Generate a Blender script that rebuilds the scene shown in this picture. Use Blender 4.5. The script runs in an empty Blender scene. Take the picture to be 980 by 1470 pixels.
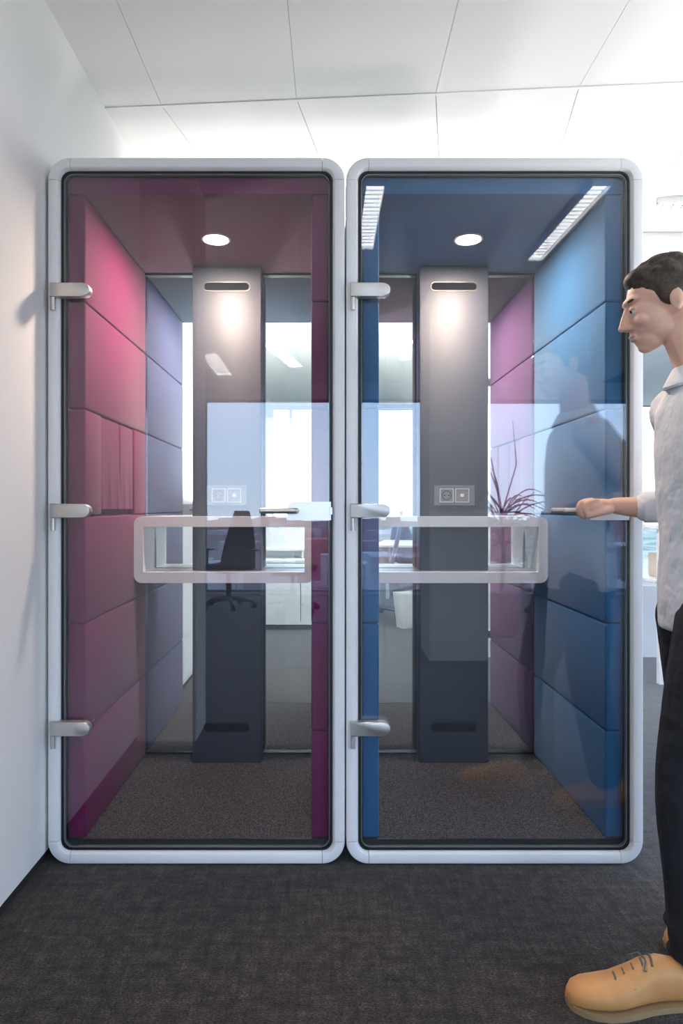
import bpy, bmesh, math, random
from mathutils import Vector, Matrix, Euler
PI = math.pi
sc = bpy.context.scene
C = bpy.context.scene.collection
random.seed(7)

# ------------------------------------------------------------------ camera
CAMZ = 1.165
cd = bpy.data.cameras.new('camera'); cam = bpy.data.objects.new('camera', cd); C.objects.link(cam)
cam.location = (0, 0, CAMZ); cam.rotation_euler = (PI/2, 0, 0)
cd.sensor_fit = 'HORIZONTAL'; cd.sensor_width = 36; cd.lens = 36
cd.shift_x = 25/980; cd.shift_y = -7/980
cd.clip_start = 0.05; cd.clip_end = 3000
sc.camera = cam

# ------------------------------------------------------------------ world / exposure
sc.view_settings.view_transform = 'Standard'; sc.view_settings.look = 'None'
sc.view_settings.gamma = 1; sc.view_settings.use_curve_mapping = False
sc.view_settings.exposure = 0.97
sc.cycles.use_denoising = True
sc.cycles.max_bounces = 12; sc.cycles.diffuse_bounces = 5; sc.cycles.glossy_bounces = 4
sc.cycles.transparent_max_bounces = 24; sc.cycles.transmission_bounces = 8
sc.cycles.sample_clamp_indirect = 6; sc.cycles.caustics_reflective = False; sc.cycles.caustics_refractive = False
w = bpy.data.worlds.new('sky'); sc.world = w; w.use_nodes = True
nt = w.node_tree; nt.nodes.clear()
out = nt.nodes.new('ShaderNodeOutputWorld'); bg = nt.nodes.new('ShaderNodeBackground')
tc = nt.nodes.new('ShaderNodeTexCoord'); sx = nt.nodes.new('ShaderNodeSeparateXYZ')
cr = nt.nodes.new('ShaderNodeValToRGB')
cr.color_ramp.elements[0].position = 0.0; cr.color_ramp.elements[0].color = (.66, .80, 1, 1)
cr.color_ramp.elements[1].position = 0.45; cr.color_ramp.elements[1].color = (.36, .58, .98, 1)
nt.links.new(tc.outputs['Generated'], sx.inputs[0]); nt.links.new(sx.outputs['Z'], cr.inputs[0])
nt.links.new(cr.outputs[0], bg.inputs[0]); nt.links.new(bg.outputs[0], out.inputs[0])
bg.inputs[1].default_value = 3.3

CEIL = 2.815
def area(name, loc, rot, sx_, sy_, power, color=(1, 1, 1), portal=False):
    l = bpy.data.lights.new(name, 'AREA'); l.shape = 'RECTANGLE'; l.size = sx_; l.size_y = sy_
    l.energy = power; l.color = color
    o = bpy.data.objects.new(name, l); o.location = loc; o.rotation_euler = rot; C.objects.link(o)
    if portal: l.cycles.is_portal = True
    return o
# sampling portals in the three window bands (they only guide the sky's own light)
area('sky_portal', (0.9, -4.66, 1.3), (PI/2, 0, 0), 8.0, 2.6, 1, portal=True)
area('sky_portal', (5.06, .3, 1.3), (PI/2, 0, PI/2), 9.6, 2.6, 1, portal=True)
area('sky_portal', (3.3, 5.46, 1.2), (PI/2, 0, PI), 3.6, 2.4, 1, portal=True)
area('sky_portal', (0, 10.76, 1.8), (PI/2, 0, PI), 4.4, 2.0, 1, portal=True)

# ------------------------------------------------------------------ materials
def mat(name, col, rough=.6, metal=0, spec=.5, sheen=0, coat=0, bump=None, noise=None, emis=None, es=0):
    m = bpy.data.materials.new(name); m.use_nodes = True
    t = m.node_tree; b = t.nodes['Principled BSDF']
    b.inputs['Base Color'].default_value = (*col, 1); b.inputs['Roughness'].default_value = rough
    b.inputs['Metallic'].default_value = metal; b.inputs['Specular IOR Level'].default_value = spec
    b.inputs['Sheen Weight'].default_value = sheen; b.inputs['Coat Weight'].default_value = coat
    if emis: b.inputs['Emission Color'].default_value = (*emis, 1); b.inputs['Emission Strength'].default_value = es
    co = t.nodes.new('ShaderNodeTexCoord')
    if noise:   # (scale, col2, lo, hi, detail)
        n = t.nodes.new('ShaderNodeTexNoise'); n.inputs['Scale'].default_value = noise[0]; n.inputs['Detail'].default_value = noise[4] if len(noise) > 4 else 4
        r = t.nodes.new('ShaderNodeValToRGB')
        r.color_ramp.elements[0].position = noise[2]; r.color_ramp.elements[1].position = noise[3]
        r.color_ramp.elements[0].color = (*col, 1); r.color_ramp.elements[1].color = (*noise[1], 1)
        t.links.new(co.outputs['Object'], n.inputs['Vector']); t.links.new(n.outputs['Fac'], r.inputs[0]); t.links.new(r.outputs[0], b.inputs['Base Color'])
    if bump:    # (scale, strength)
        n2 = t.nodes.new('ShaderNodeTexNoise'); n2.inputs['Scale'].default_value = bump[0]; n2.inputs['Detail'].default_value = 3
        bp = t.nodes.new('ShaderNodeBump'); bp.inputs['Strength'].default_value = bump[1]; bp.inputs['Distance'].default_value = bump[2] if len(bump) > 2 else .002
        t.links.new(co.outputs['Object'], n2.inputs['Vector']); t.links.new(n2.outputs['Fac'], bp.inputs['Height']); t.links.new(bp.outputs[0], b.inputs['Normal'])
    return m

def glass(name, f0, tint=(1, 1, 1), gcol=(1, 1, 1)):
    m = bpy.data.materials.new(name); m.use_nodes = True; t = m.node_tree; t.nodes.clear()
    o = t.nodes.new('ShaderNodeOutputMaterial'); mx = t.nodes.new('ShaderNodeMixShader')
    tr = t.nodes.new('ShaderNodeBsdfTransparent'); gl = t.nodes.new('ShaderNodeBsdfGlossy')
    tr.inputs[0].default_value = (*tint, 1); gl.inputs[0].default_value = (*gcol, 1); gl.inputs['Roughness'].default_value = 0
    g = t.nodes.new('ShaderNodeNewGeometry'); d = t.nodes.new('ShaderNodeVectorMath'); d.operation = 'DOT_PRODUCT'
    t.links.new(g.outputs['Normal'], d.inputs[0]); t.links.new(g.outputs['Incoming'], d.inputs[1])
    def M(op, a, b=None):
        n = t.nodes.new('ShaderNodeMath'); n.operation = op
        for i, v in enumerate((a, b)):
            if v is None: continue
            if isinstance(v, (int, float)): n.inputs[i].default_value = v
            else: t.links.new(v, n.inputs[i])
        return n.outputs[0]
    c = M('ABSOLUTE', d.outputs['Value']); e = M('POWER', M('SUBTRACT', 1, c), 5)
    f = M('ADD', M('MULTIPLY', e, 1-f0), f0)
    t.links.new(f, mx.inputs[0]); t.links.new(tr.outputs[0], mx.inputs[1]); t.links.new(gl.outputs[0], mx.inputs[2])
    t.links.new(mx.outputs[0], o.inputs[0]); return m

M_WALL = mat('wall_paint', (.80, .80, .78), .9, spec=.2, bump=(60, .05))
M_CEIL = mat('ceiling_paint', (.82, .815, .80), .9, spec=.15)
M_GAP = mat('ceiling_gap', (.22, .22, .21), .9)
M_BASE = mat('carpet_skirting', (.02, .019, .018), .95)
M_FRAME = mat('powder_coated_aluminium', (.84, .85, .87), .42, spec=.5)
M_JOINT = mat('joint_shadow_gap', (.05, .05, .055), .8)
M_SHELL = mat('shell_laminate', (.55, .57, .6), .6)
M_BLACK = mat('black_rubber', (.008, .008, .010), .45)
M_STEEL = mat('brushed_nickel', (.66, .64, .61), .42, metal=1)
M_PLATE = mat('satin_aluminium', (.80, .81, .83), .35, metal=.6)
M_GEDGE = mat('glass_edge', (.20, .23, .24), .15, spec=.8)
M_GLASS = glass('door_glass', .058, (.97, .98, .985), (.93, .97, 1))
M_RGLASS = glass('rear_glass', .035, (.96, .98, .98))
M_WGLASS = glass('window_glass', .03)
M_COLUMN = mat('column_felt', (.028, .036, .058), .58, spec=.8, bump=(500, .15), noise=(350, (.040, .050, .078), .35, .65))
M_WHITE = mat('white_laminate', (.80, .81, .82), .35, spec=.5)
M_THRES = mat('threshold', (.022, .026, .030), .4)
M_SLOT = mat('vent_dark', (.006, .006, .009), .8, spec=.03)
M_VRIM = mat('vent_rim', (.10, .10, .10), .5, metal=.5)
M_SOCK = mat('socket_plate', (.16, .165, .17), .25, spec=.6)
M_SOCKIN = mat('socket_insert', (.22, .22, .22), .35)
def fabric(name, c, sh=.1):
    c2 = tuple(x*1.22+.004 for x in c)
    return mat(name, c, .85, spec=.25, sheen=sh, bump=(420, .12), noise=(240, c2, .3, .7, 3))
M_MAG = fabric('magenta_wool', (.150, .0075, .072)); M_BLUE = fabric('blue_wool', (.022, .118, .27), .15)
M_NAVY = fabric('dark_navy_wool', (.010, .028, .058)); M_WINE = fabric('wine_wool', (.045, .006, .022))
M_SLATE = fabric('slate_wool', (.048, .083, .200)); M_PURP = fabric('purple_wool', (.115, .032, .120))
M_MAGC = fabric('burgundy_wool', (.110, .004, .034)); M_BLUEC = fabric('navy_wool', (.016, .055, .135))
M_INC = mat('booth_carpet', (.020, .0195, .023), .95, spec=.1, sheen=.15, noise=(210, (.150, .140, .155), .42, .66, 3), bump=(300, .6))

def carpet():
    m = bpy.data.materials.new('woven_carpet'); m.use_nodes = True; t = m.node_tree; b = t.nodes['Principled BSDF']
    b.inputs['Roughness'].default_value = .95; b.inputs['Specular IOR Level'].default_value = .12; b.inputs['Sheen Weight'].default_value = .5; b.inputs['Sheen Roughness'].default_value = .35
    co = t.nodes.new('ShaderNodeTexCoord')
    def noise(s, d, scale=(1, 1, 1)):
        mp = t.nodes.new('ShaderNodeMapping'); mp.inputs['Scale'].default_value = scale
        n = t.nodes.new('ShaderNodeTexNoise'); n.inputs['Scale'].default_value = s; n.inputs['Detail'].default_value = d
        t.links.new(co.outputs['Object'], mp.inputs[0]); t.links.new(mp.outputs[0], n.inputs['Vector']); return n
    a = noise(230, 2, (.7, 1.2, 1)); c = noise(24, 8, (1, 1, 1)); c.inputs['Roughness'].default_value = .68; e = noise(1.5, 2); h1 = noise(70, 2, (.12, 1, 1)); h2 = noise(70, 2, (1, .12, 1))
    def ramp(n, lo, hi, v0, v1):
        r = t.nodes.new('ShaderNodeMapRange'); r.inputs[1].default_value = lo; r.inputs[2].default_value = hi; r.inputs[3].default_value = v0; r.inputs[4].default_value = v1
        t.links.new(n.outputs['Fac'], r.inputs[0]); return r.outputs[0]
    def mul(x, y):
        n = t.nodes.new('ShaderNodeMath'); n.operation = 'MULTIPLY'; t.links.new(x, n.inputs[0]); t.links.new(y, n.inputs[1]); return n.outputs[0]
    v = mul(mul(mul(ramp(a, .35, .65, .35, 1.75), ramp(c, .35, .65, .55, 1.55)), ramp(e, .3, .7, .85, 1.15)), mul(ramp(h1, .3, .7, .75, 1.25), ramp(h2, .3, .7, .75, 1.25)))
    mx = t.nodes.new('ShaderNodeVectorMath'); mx.operation = 'SCALE'; mx.inputs[0].default_value = (.033, .027, .0228)
    t.links.new(v, mx.inputs['Scale']); t.links.new(mx.outputs[0], b.inputs['Base Color'])
    bp = t.nodes.new('ShaderNodeBump'); bp.inputs['Strength'].default_value = .25; bp.inputs['Distance'].default_value = .002
    t.links.new(a.outputs['Fac'], bp.inputs['Height']); t.links.new(bp.outputs[0], b.inputs['Normal'])
    return m
M_CARPET = carpet()

# ------------------------------------------------------------------ helpers
def ob(name, bm, m, parent=None, smooth=False, matrix=None):
    if matrix is not None: bm.transform(matrix)
    bmesh.ops.recalc_face_normals(bm, faces=bm.faces)
    me = bpy.data.meshes.new(name); bm.to_mesh(me); bm.free()
    me.materials.append(m)
    if smooth:
        for p in me.polygons: p.use_smooth = True
        try: me.set_sharp_from_angle(angle=math.radians(40))
        except Exception: pass
    o = bpy.data.objects.new(name, me); C.objects.link(o)
    if parent is not None: o.parent = parent
    return o
def tag(o, label=None, cat=None, group=None, kind=None):
    if label: o['label'] = label
    if cat: o['category'] = cat
    if group: o['group'] = group
    if kind: o['kind'] = kind
    return o
def empty(name, loc=(0, 0, 0), rz=0):
    o = bpy.data.objects.new(name, None); o.location = loc; o.rotation_euler = (0, 0, rz); o.empty_display_size = .1
    C.objects.link(o); return o
def box(bm, x0, x1, y0, y1, z0, z1, bev=0, seg=2):
    t = bmesh.new()
    bmesh.ops.create_cube(t, size=1)
    for v in t.verts: v.co = Vector(((x0+x1)/2+v.co.x*(x1-x0), (y0+y1)/2+v.co.y*(y1-y0), (z0+z1)/2+v.co.z*(z1-z0)))
    if bev: bmesh.ops.bevel(t, geom=t.edges[:]+t.verts[:], offset=bev, segments=seg, profile=.5, affect='EDGES')
    merge(bm, t); return bm
def merge(bm, t):
    vm = [bm.verts.new(v.co) for v in t.verts]
    t.verts.index_update()
    for f in t.faces:
        try: bm.faces.new([vm[v.index] for v in f.verts])
        except ValueError: pass
    t.free()
def bx(*a, **k): return box(bmesh.new(), *a, **k)
def cyl(bm, p0, p1, r0, r1=None, n=16, caps=True):
    p0, p1 = Vector(p0), Vector(p1); r1 = r0 if r1 is None else r1
    d = (p1-p0).normalized(); a = d.orthogonal().normalized(); b = d.cross(a)
    L = []
    for p, r in ((p0, r0), (p1, r1)):
        L.append([bm.verts.new(p+(a*math.cos(2*PI*i/n)+b*math.sin(2*PI*i/n))*r) for i in range(n)])
    for i in range(n): bm.faces.new((L[0][i], L[0][(i+1) % n], L[1][(i+1) % n], L[1][i]))
    if caps: bm.faces.new(L[0][::-1]); bm.faces.new(L[1])
    return bm
def tube(bm, pts, r, n=10):
    pts = [Vector(p) for p in pts]; rings = []; prev = None
    for i, p in enumerate(pts):
        d = (pts[min(i+1, len(pts)-1)]-pts[max(i-1, 0)]).normalized()
        a = d.orthogonal().normalized() if prev is None else (prev-d*prev.dot(d)).normalized()
        prev = a; b = d.cross(a); rr = r[i] if isinstance(r, (list, tuple)) else r
        rings.append([bm.verts.new(p+(a*math.cos(2*PI*k/n)+b*math.sin(2*PI*k/n))*rr) for k in range(n)])
    for i in range(len(rings)-1):
        for k in range(n): bm.faces.new((rings[i][k], rings[i][(k+1) % n], rings[i+1][(k+1) % n], rings[i+1][k]))
    bm.faces.new(rings[0][::-1]); bm.faces.new(rings[-1]); return bm
def rrect(x0, x1, z0, z1, r, seg=10):
    P = []
    for cx, cz, a0 in ((x1-r, z1-r, 0), (x0+r, z1-r, 90), (x0+r, z0+r, 180), (x1-r, z0+r, 270)):
        for i in range(seg+1):
            a = math.radians(a0+90*i/seg); P.append((cx+r*math.cos(a), cz+r*math.sin(a)))
    return P
def prism(bm, P, y0, y1, bev=0):          # outline in x,z extruded along y
    t = bmesh.new()
    A = [t.verts.new((x, y0, z)) for x, z in P]; B = [t.verts.new((x, y1, z)) for x, z in P]; n = len(P)
    fa = t.faces.new(A); fb = t.faces.new(B[::-1])
    for i in range(n): t.faces.new((A[i], B[i], B[(i+1) % n], A[(i+1) % n]))
    if bev:
        t.edges.index_update()
        bmesh.ops.bevel(t, geom=list(fa.edges), offset=bev, segments=2, profile=.5, affect='EDGES')
    merge(bm, t); return bm
def ringprism(bm, P, Q, y0, y1):          # frame between outlines P and Q
    n = len(P); V = [[bm.verts.new((x, y, z)) for x, z in L] for L, y in ((P, y0), (Q, y0), (Q, y1), (P, y1))]
    for k in range(4):
        for i in range(n):
            bm.faces.new((V[k][i], V[(k+1) % 4][i], V[(k+1) % 4][(i+1) % n], V[k][(i+1) % n]))
    return bm
def extr(bm, P, z0, z1):                  # outline in x,y extruded along z
    A = [bm.verts.new((x, y, z0)) for x, y in P]; B = [bm.verts.new((x, y, z1)) for x, y in P]; n = len(P)
    bm.faces.new(A); bm.faces.new(B[::-1])
    for i in range(n): bm.faces.new((A[i], B[i], B[(i+1) % n], A[(i+1) % n]))
    return bm
def struct(name, bm, m, **k): o = ob(name, bm, m, **k); o['kind'] = 'structure'; return o

# ------------------------------------------------------------------ the room
struct('floor', bx(-4.1, 5.1, -4.7, 10.9, -.12, 0), M_CARPET)
# ceiling: near section with tile lines towards the camera axis, far section swung by the bend of the building
bm = bmesh.new()
def joint(X): return Vector((X, 2.74-.0738*(X-.17), 0))
J = [joint(-.667+.5557*k) for k in range(-7, 9)]
g = .0016
dn = Vector((.0153, 1, 0)); df = Vector((.193, 1, 0))
def tile(bm, a, b, c, d):
    P = [a, b, c, d]; cen = sum(P, Vector())/4
    P = [p+(cen-p).normalized()*g*1.5 for p in P]
    extr(bm, [(p.x, p.y) for p in P], CEIL, CEIL+.02)
for i in range(len(J)-1):
    a, b = J[i], J[i+1]
    for k in range(5):
        s0, s1 = 1.6*k, 1.6*k+1.6
        tile(bm, a-dn*s0, b-dn*s0, b-dn*s1, a-dn*s1)
    # transversal line of the far section at Y ~ 3.64
    cuts = [0, .96, 2.6, 4.2, 5.8, 7.4, 8.6]
    for k in range(6):
        tile(bm, a+df*cuts[k], b+df*cuts[k], b+df*cuts[k+1], a+df*cuts[k+1])
struct('ceiling', bm, M_CEIL)
struct('trim_1', bx(-4.6, 5.6, -5.4, 11.4, CEIL+.02, CEIL+.1), M_GAP)
bm = bmesh.new(); a, b = joint(-4.3), joint(5.3)
extr(bm, [(a.x, a.y-.003), (b.x, b.y-.003), (b.x, b.y+.012), (a.x, a.y+.012)], CEIL-.004, CEIL+.001)
struct('trim_2', bm, M_CEIL)
struct('trim_3', bx(1.3, 5.0, 4.10, 4.18, CEIL-.045, CEIL), M_CEIL)
# left wall and its pier
def wx(y): return -.909+.008*(y-2.2)
struct('wall_left', extr(bmesh.new(), [(wx(.95), .95), (wx(10.7), 10.7), (wx(10.7)-.15, 10.7), (wx(.95)-.15, .95)], .04, CEIL), M_WALL)
struct('baseboard_left', extr(bmesh.new(), [(wx(1.08)-.012, 1.08), (wx(10.6)-.012, 10.6), (wx(10.6)-.12, 10.6), (wx(1.08)-.12, 1.08)], 0, .04), M_BASE)
bm = bx(-1.25, -.638, .80, 1.08, .0, CEIL); box(bm, -4.0, -1.25, .80, .95, 0, CEIL)
struct('wall_pier', bm, M_WALL)
struct('wall_left_rear', bx(-4.1, -4.0, -4.7, .95, 0, CEIL), M_WALL)
# free-standing pillar by the photographer
struct('wall_pillar', bx(.80, 1.24, -1.15, -.70, 0, CEIL), M_WALL)

def window_wall(name, x0, x1, z0, z1, openings, thick=.2):
    """wall in local x,z with full openings (list of (a,b,zb,zt)); returns bmesh with y 0..thick"""
    bm = bmesh.new(); xs = x0
    for a, b, zb, zt in openings:
        if a > xs: box(bm, xs, a, 0, thick, z0, z1)
        if zb > z0: box(bm, a, b, 0, thick, z0, zb)
        if zt < z1: box(bm, a, b, 0, thick, zt, z1)
        xs = b
    if xs < x1: box(bm, xs, x1, 0, thick, z0, z1)
    return bm
WN = [0]
M_WFR = mat('window_frame_grey', (.30, .32, .34), .5)
M_WFD = mat('window_frame_dark', (.05, .055, .06), .5)
def window(a, b, zb, zt, Mx, mulls=(), fm=M_WFR, fw=.045):
    WN[0] += 1; n = WN[0]
    bm = ringprism(bmesh.new(), [(a, zb), (b, zb), (b, zt), (a, zt)], [(a+fw, zb+fw), (b-fw, zb+fw), (b-fw, zt-fw), (a+fw, zt-fw)], .05, .12)
    for m_ in mulls: box(bm, m_-fw/2, m_+fw/2, .055, .115, zb+fw, zt-fw)
    f = struct('window_%d' % n, bm, fm, matrix=Mx)
    gl = ob('window_pane', bx(a+fw, b-fw, .08, .09, zb+fw, zt-fw), M_WGLASS, f, matrix=Mx)
    return f
# window wall behind the photographer
Mb = Matrix.Translation((0, -4.76, 0))
op = [(-1.6, 1.32, .03, 2.6), (1.9, 3.3, .03, 2.6), (3.45, 4.85, .03, 2.6)]
struct('wall_behind', window_wall('w', -4.1, 5.1, 0, CEIL, op), M_WALL, matrix=Mb)
window(-1.6, 1.32, .03, 2.6, Mb, (), fw=.03); window(1.9, 3.3, .03, 2.6, Mb); window(3.45, 4.85, .03, 2.6, Mb)
# windows on the right side
Mr = Matrix.Translation((5.2, 0, 0)) @ Matrix.Rotation(PI/2, 4, 'Z')
op = [(-4.3, -1.3, .3, 2.6), (-1.1, 1.9, .3, 2.6), (2.1, 5.1, .3, 2.6)]
struct('wall_right', window_wall('w', -4.7, 5.5, 0, CEIL, op), M_WALL, matrix=Mr)
for a, b, zb, zt in op: window(a, b, zb, zt, Mr, ((a+b)/2,))
# return wall at 5.3 m with the blown-out windows, right of the booths
Mf = Matrix.Translation((0, 5.3, 0))
op = [(1.85, 3.35, .55, 2.70), (3.5, 4.9, .55, 2.70)]
struct('wall_back_right', window_wall('w', 1.16, 5.1, 0, CEIL, op, .15), M_WALL, matrix=Mf)
for a, b, zb, zt in op: window(a, b, zb, zt, Mf, (), fm=M_WHITE)
struct('wall_passage', extr(bmesh.new(), [(1.16, 5.3), (1.31, 5.45), (2.36, 10.7), (2.2, 10.7)], 0, CEIL), M_WALL)
# far window wall
Me = Matrix.Translation((0, 10.62, 0))
op = [(-.84, 2.15, .55, 2.74)]
struct('wall_far', window_wall('w', -1.1, 2.5, 0, CEIL, op, .15), M_WALL, matrix=Me)
window(-.84, .62, .55, 2.74, Me, (-.52,), fm=M_WHITE, fw=.05)
window(.64, 2.15, .55, 2.74, Me, (1.44,), fm=M_WFD, fw=.05)

# ------------------------------------------------------------------ the telephone booths
HW = .4835; TOP = 2.304; BOT = .003; RR = .073
XI = .3735; CT = .058; DEP = .82
def frame_point(k, t, d):
    """k corner index; t 0..1 inside the corner; d inset"""
    cx, cz = ((HW-RR, TOP-RR), (-HW+RR, TOP-RR), (-HW+RR, BOT+RR), (HW-RR, BOT+RR))[k]
    a = math.radians(90*k+90*t)
    return Vector((cx+(RR-d)*math.cos(a), 0, cz+(RR-d)*math.sin(a)))
PROF = [(0, .060), (0, .006), (.003, .001), (.007, 0), (.031, 0), (.033, .001), (.040, .015), (.041, .018), (.041, .060)]
def sweep(bm, secs, prof, closed=False):
    rows = []
    for fn in secs: rows.append([bm.verts.new(fn(d)+Vector((0, y, 0))) for d, y in prof])
    n = len(prof); m = len(rows)
    for i in range(m if closed else m-1):
        for j in range(n):
            bm.faces.new((rows[i][j], rows[(i+1) % m][j], rows[(i+1) % m][(j+1) % n], rows[i][(j+1) % n]))
    if not closed: bm.faces.new(rows[0]); bm.faces.new(rows[-1][::-1])
    return bm
def full_ring(prof, seg=10):
    secs = []
    for k in range(4):
        for i in range(seg+1): secs.append(lambda d, k=k, i=i: frame_point(k, i/seg, d))
    return sweep(bmesh.new(), secs, prof, True)

def make_booth(loc, rz, label, fab, fabc, pull=0.0):
    B = empty('phone_booth', loc, rz)
    tag(B, label, 'phone booth')
    # front frame: four corner pieces and four rails with hairline joints
    G = .0015
    for k in range(4):
        secs = [lambda d, k=k, i=i: frame_point(k, i/12, d) for i in range(13)]
        ob('frame_corner', sweep(bmesh.new(), secs, PROF), M_FRAME, B, True)
        a = lambda d, k=k: frame_point(k, 1, d); b = lambda d, k=k: frame_point((k+1) % 4, 0, d)
        dr = (b(0)-a(0)).normalized()*G
        ob('frame_rail', sweep(bmesh.new(), [lambda d: a(d)+dr, lambda d: b(d)-dr], PROF), M_FRAME, B, True)
    ob('frame_joint', full_ring([(.004, .058), (.004, .012), (.028, .012), (.039, .03), (.039, .058)]), M_JOINT, B, True)
    ob('gasket', full_ring([(.0405, .050), (.0405, .0125), (.0412, .0115), (.0478, .0115), (.0485, .0125), (.0485, .050)]), M_BLACK, B, True)
    # shell
    x = HW-.012
    s = .052
    bm = bx(-x, -x+.035, s, DEP, .02, 2.285); box(bm, x-.035, x, s, DEP, .02, 2.285)
    ob('side_shell', bm, M_SHELL, B)
    ob('roof', bx(-x, x, s, DEP, 2.268, 2.292, bev=.003), M_SHELL, B)
    ob('plinth', bx(-x+.04, x-.04, s+.005, DEP, .0, .045), M_BLACK, B)
    # interior
    ob('booth_floor', bx(-XI-CT, XI+CT, .037, DEP-.012, .045, .0700), M_INC, B)
    ob('threshold', bx(-XI-CT, XI+CT, .031, .0365, .045, .0705), M_THRES, B)
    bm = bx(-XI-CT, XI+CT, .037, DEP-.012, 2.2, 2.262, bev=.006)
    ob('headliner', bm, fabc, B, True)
    bm = bx(-XI-CT, XI+CT, .033, .0365, 2.199, 2.250, bev=.0015)
    ob('fascia', bm, fab, B, True)
    H = (2.2-.07)/6
    Y0, Y1 = .037, DEP-.014
    for side in (-1, 1):
        for r in range(6):
            z0 = .0705+r*H; z1 = z0+H-.0015
            a, b = (-XI-CT+.0, -XI) if side < 0 else (XI, XI+CT)
            if side < 0 and r == 3:      # the cushion with the storage pocket
                bm = bx(a, b, Y0, .205, z0, z1, bev=.007, seg=3)
                box(bm, a, b, .622, Y1, z0, z1, bev=.007, seg=3)
                box(bm, a, b-.024, .2, .63, z0, z1)
                cu = ob('cushion', bm, fab, B, True)
                # pleated pocket front, open at the bottom
                bm = bmesh.new(); ny, nz = 60, 14; rows = []
                for j in range(nz+1):
                    v = j/nz; row = []
                    for i in range(ny+1):
                        u = i/ny; y = .210+u*.407
                        wr = .0035*max(0, math.sin(u*PI*9+.6*math.sin(v*4)))*(1-v)**2
                        fold = -.013*math.exp(-((u-.53)/.018)**2)*(v**1.2)
                        bul = .004*math.sin(PI*u)
                        row.append(bm.verts.new((b-.006+bul+wr+fold, y, z0+.022+v*(z1-z0-.026))))
                    rows.append(row)
                for j in range(nz):
                    for i in range(ny): bm.faces.new((rows[j][i], rows[j][i+1], rows[j+1][i+1], rows[j+1][i]))
                r_ = bmesh.ops.extrude_face_region(bm, geom=bm.faces[:])
                for v_ in r_['geom']:
                    if isinstance(v_, bmesh.types.BMVert): v_.co.x -= .008
                ob('pocket', bm, fab, cu, True)
            else:
                bm = bx(a, b, Y0, Y1, z0, z1, bev=.008, seg=3)
                ob('cushion', bm, fab, B, True)
    # rear glass wall with a thin black channel
    ob('rear_glass', bx(-XI, XI, DEP-.010, DEP-.004, .072, 2.2), M_RGLASS, B)
    ob('glass_channel', bx(-XI, XI, DEP-.014, DEP-.001, .070, .078), M_BLACK, B)
    ob('glass_channel', bx(-XI, XI, DEP-.014, DEP-.001, 2.192, 2.2), M_BLACK, B)
    # technical column with vents, sockets
    cy = .700; cw = .147
    bm = bx(-cw, cw, cy, DEP-.018, .0705, 2.1985, bev=.004)
    col = ob('column', bm, M_COLUMN, B, True)
    for zc in (2.108, .224):
        P = rrect(-.101, .101, zc-.0215, zc+.0215, .0210, 8); Q = rrect(-.096, .096, zc-.0165, zc+.0165, .0160, 8)
        ob('vent', ringprism(bmesh.new(), P, Q, cy-.003, cy+.004), M_VRIM if zc > 1 else M_BLACK, B, True)
        bm = prism(bmesh.new(), Q, cy-.0008, cy+.003)
        ob('vent_opening', bm, M_SLOT, B)
    z = 1.215
    pl = ob('socket_plate', bx(-.087, .087, cy-.008, cy, z-.043, z+.043, bev=.0015), M_SOCK, B)
    for i, xc in enumerate((-.033, .033)):
        P = rrect(xc-.030, xc+.030, z-.030, z+.030, .003, 3); Q = rrect(xc-.0265, xc+.0265, z-.0265, z+.0265, .003, 3)
        ob('socket_frame', ringprism(bmesh.new(), P, Q, cy-.011, cy-.007), M_STEEL, pl)
        bm = prism(bmesh.new(), Q, cy-.0092, cy-.0075)
        ob('socket_insert', bm, M_SOCKIN, pl)
        bm = bmesh.new()
        if i == 0:
            cyl(bm, (xc, cy-.0098, z), (xc, cy-.009, z), .020, n=24)
            ob('socket_well', bm, M_SLOT, pl)
            bm = bmesh.new(); cyl(bm, (xc, cy-.0102, z), (xc, cy-.009, z), .0175, n=24)
            ob('socket_face', bm, M_SOCKIN, pl)
            bm = bmesh.new(); cyl(bm, (xc-.0095, cy-.0106, z), (xc-.0095, cy-.010, z), .003, n=12); cyl(bm, (xc+.0095, cy-.0106, z), (xc+.0095, cy-.010, z), .003, n=12)
            ob('socket_hole', bm, M_SLOT, pl)
        else:
            box(bm, xc-.007, xc+.007, cy-.0105, cy-.009, z-.006, z+.007)
            ob('data_port', bm, M_WHITE, pl)
    # shelf: a flat white rectangular tube that wraps round the column
    P = rrect(-XI+.0005, XI-.0005, .850, 1.126, .032, 8); Q = rrect(-XI+.0385, XI-.0385, .895, 1.083, .003, 8)
    ob('shelf', ringprism(bmesh.new(), P, Q, .612, DEP-.0155), M_WHITE, B, True)
    # ceiling lamp
    lp = ob('ceiling_lamp', cyl(bmesh.new(), (0, .41, 2.194), (0, .41, 2.2), .056, n=32), M_STEEL, B)
    ob('lamp_diffuser', cyl(bmesh.new(), (0, .41, 2.1925), (0, .41, 2.1938), .047, n=32), M_LED, lp)
    l = bpy.data.lights.new('lamp_light', 'AREA'); l.shape = 'DISK'; l.size = .09; l.energy = 10; l.color = (1, .76, .60)
    lo = bpy.data.objects.new('lamp_light', l); lo.location = (0, .41, 2.190); C.objects.link(lo); lo.parent = B
    # door
    P = rrect(-HW+.0495, HW-.0495, BOT+.0495, TOP-.0495, .030, 8)
    Q = rrect(-HW+.0515, HW-.0515, BOT+.0515, TOP-.0515, .028, 8)
    dg = ob('glass_door', prism(bmesh.new(), Q, .014, .024), M_GLASS, B)
    ob('door_edge', ringprism(bmesh.new(), P, Q, .0125, .0255), M_GEDGE, dg, True)
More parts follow.
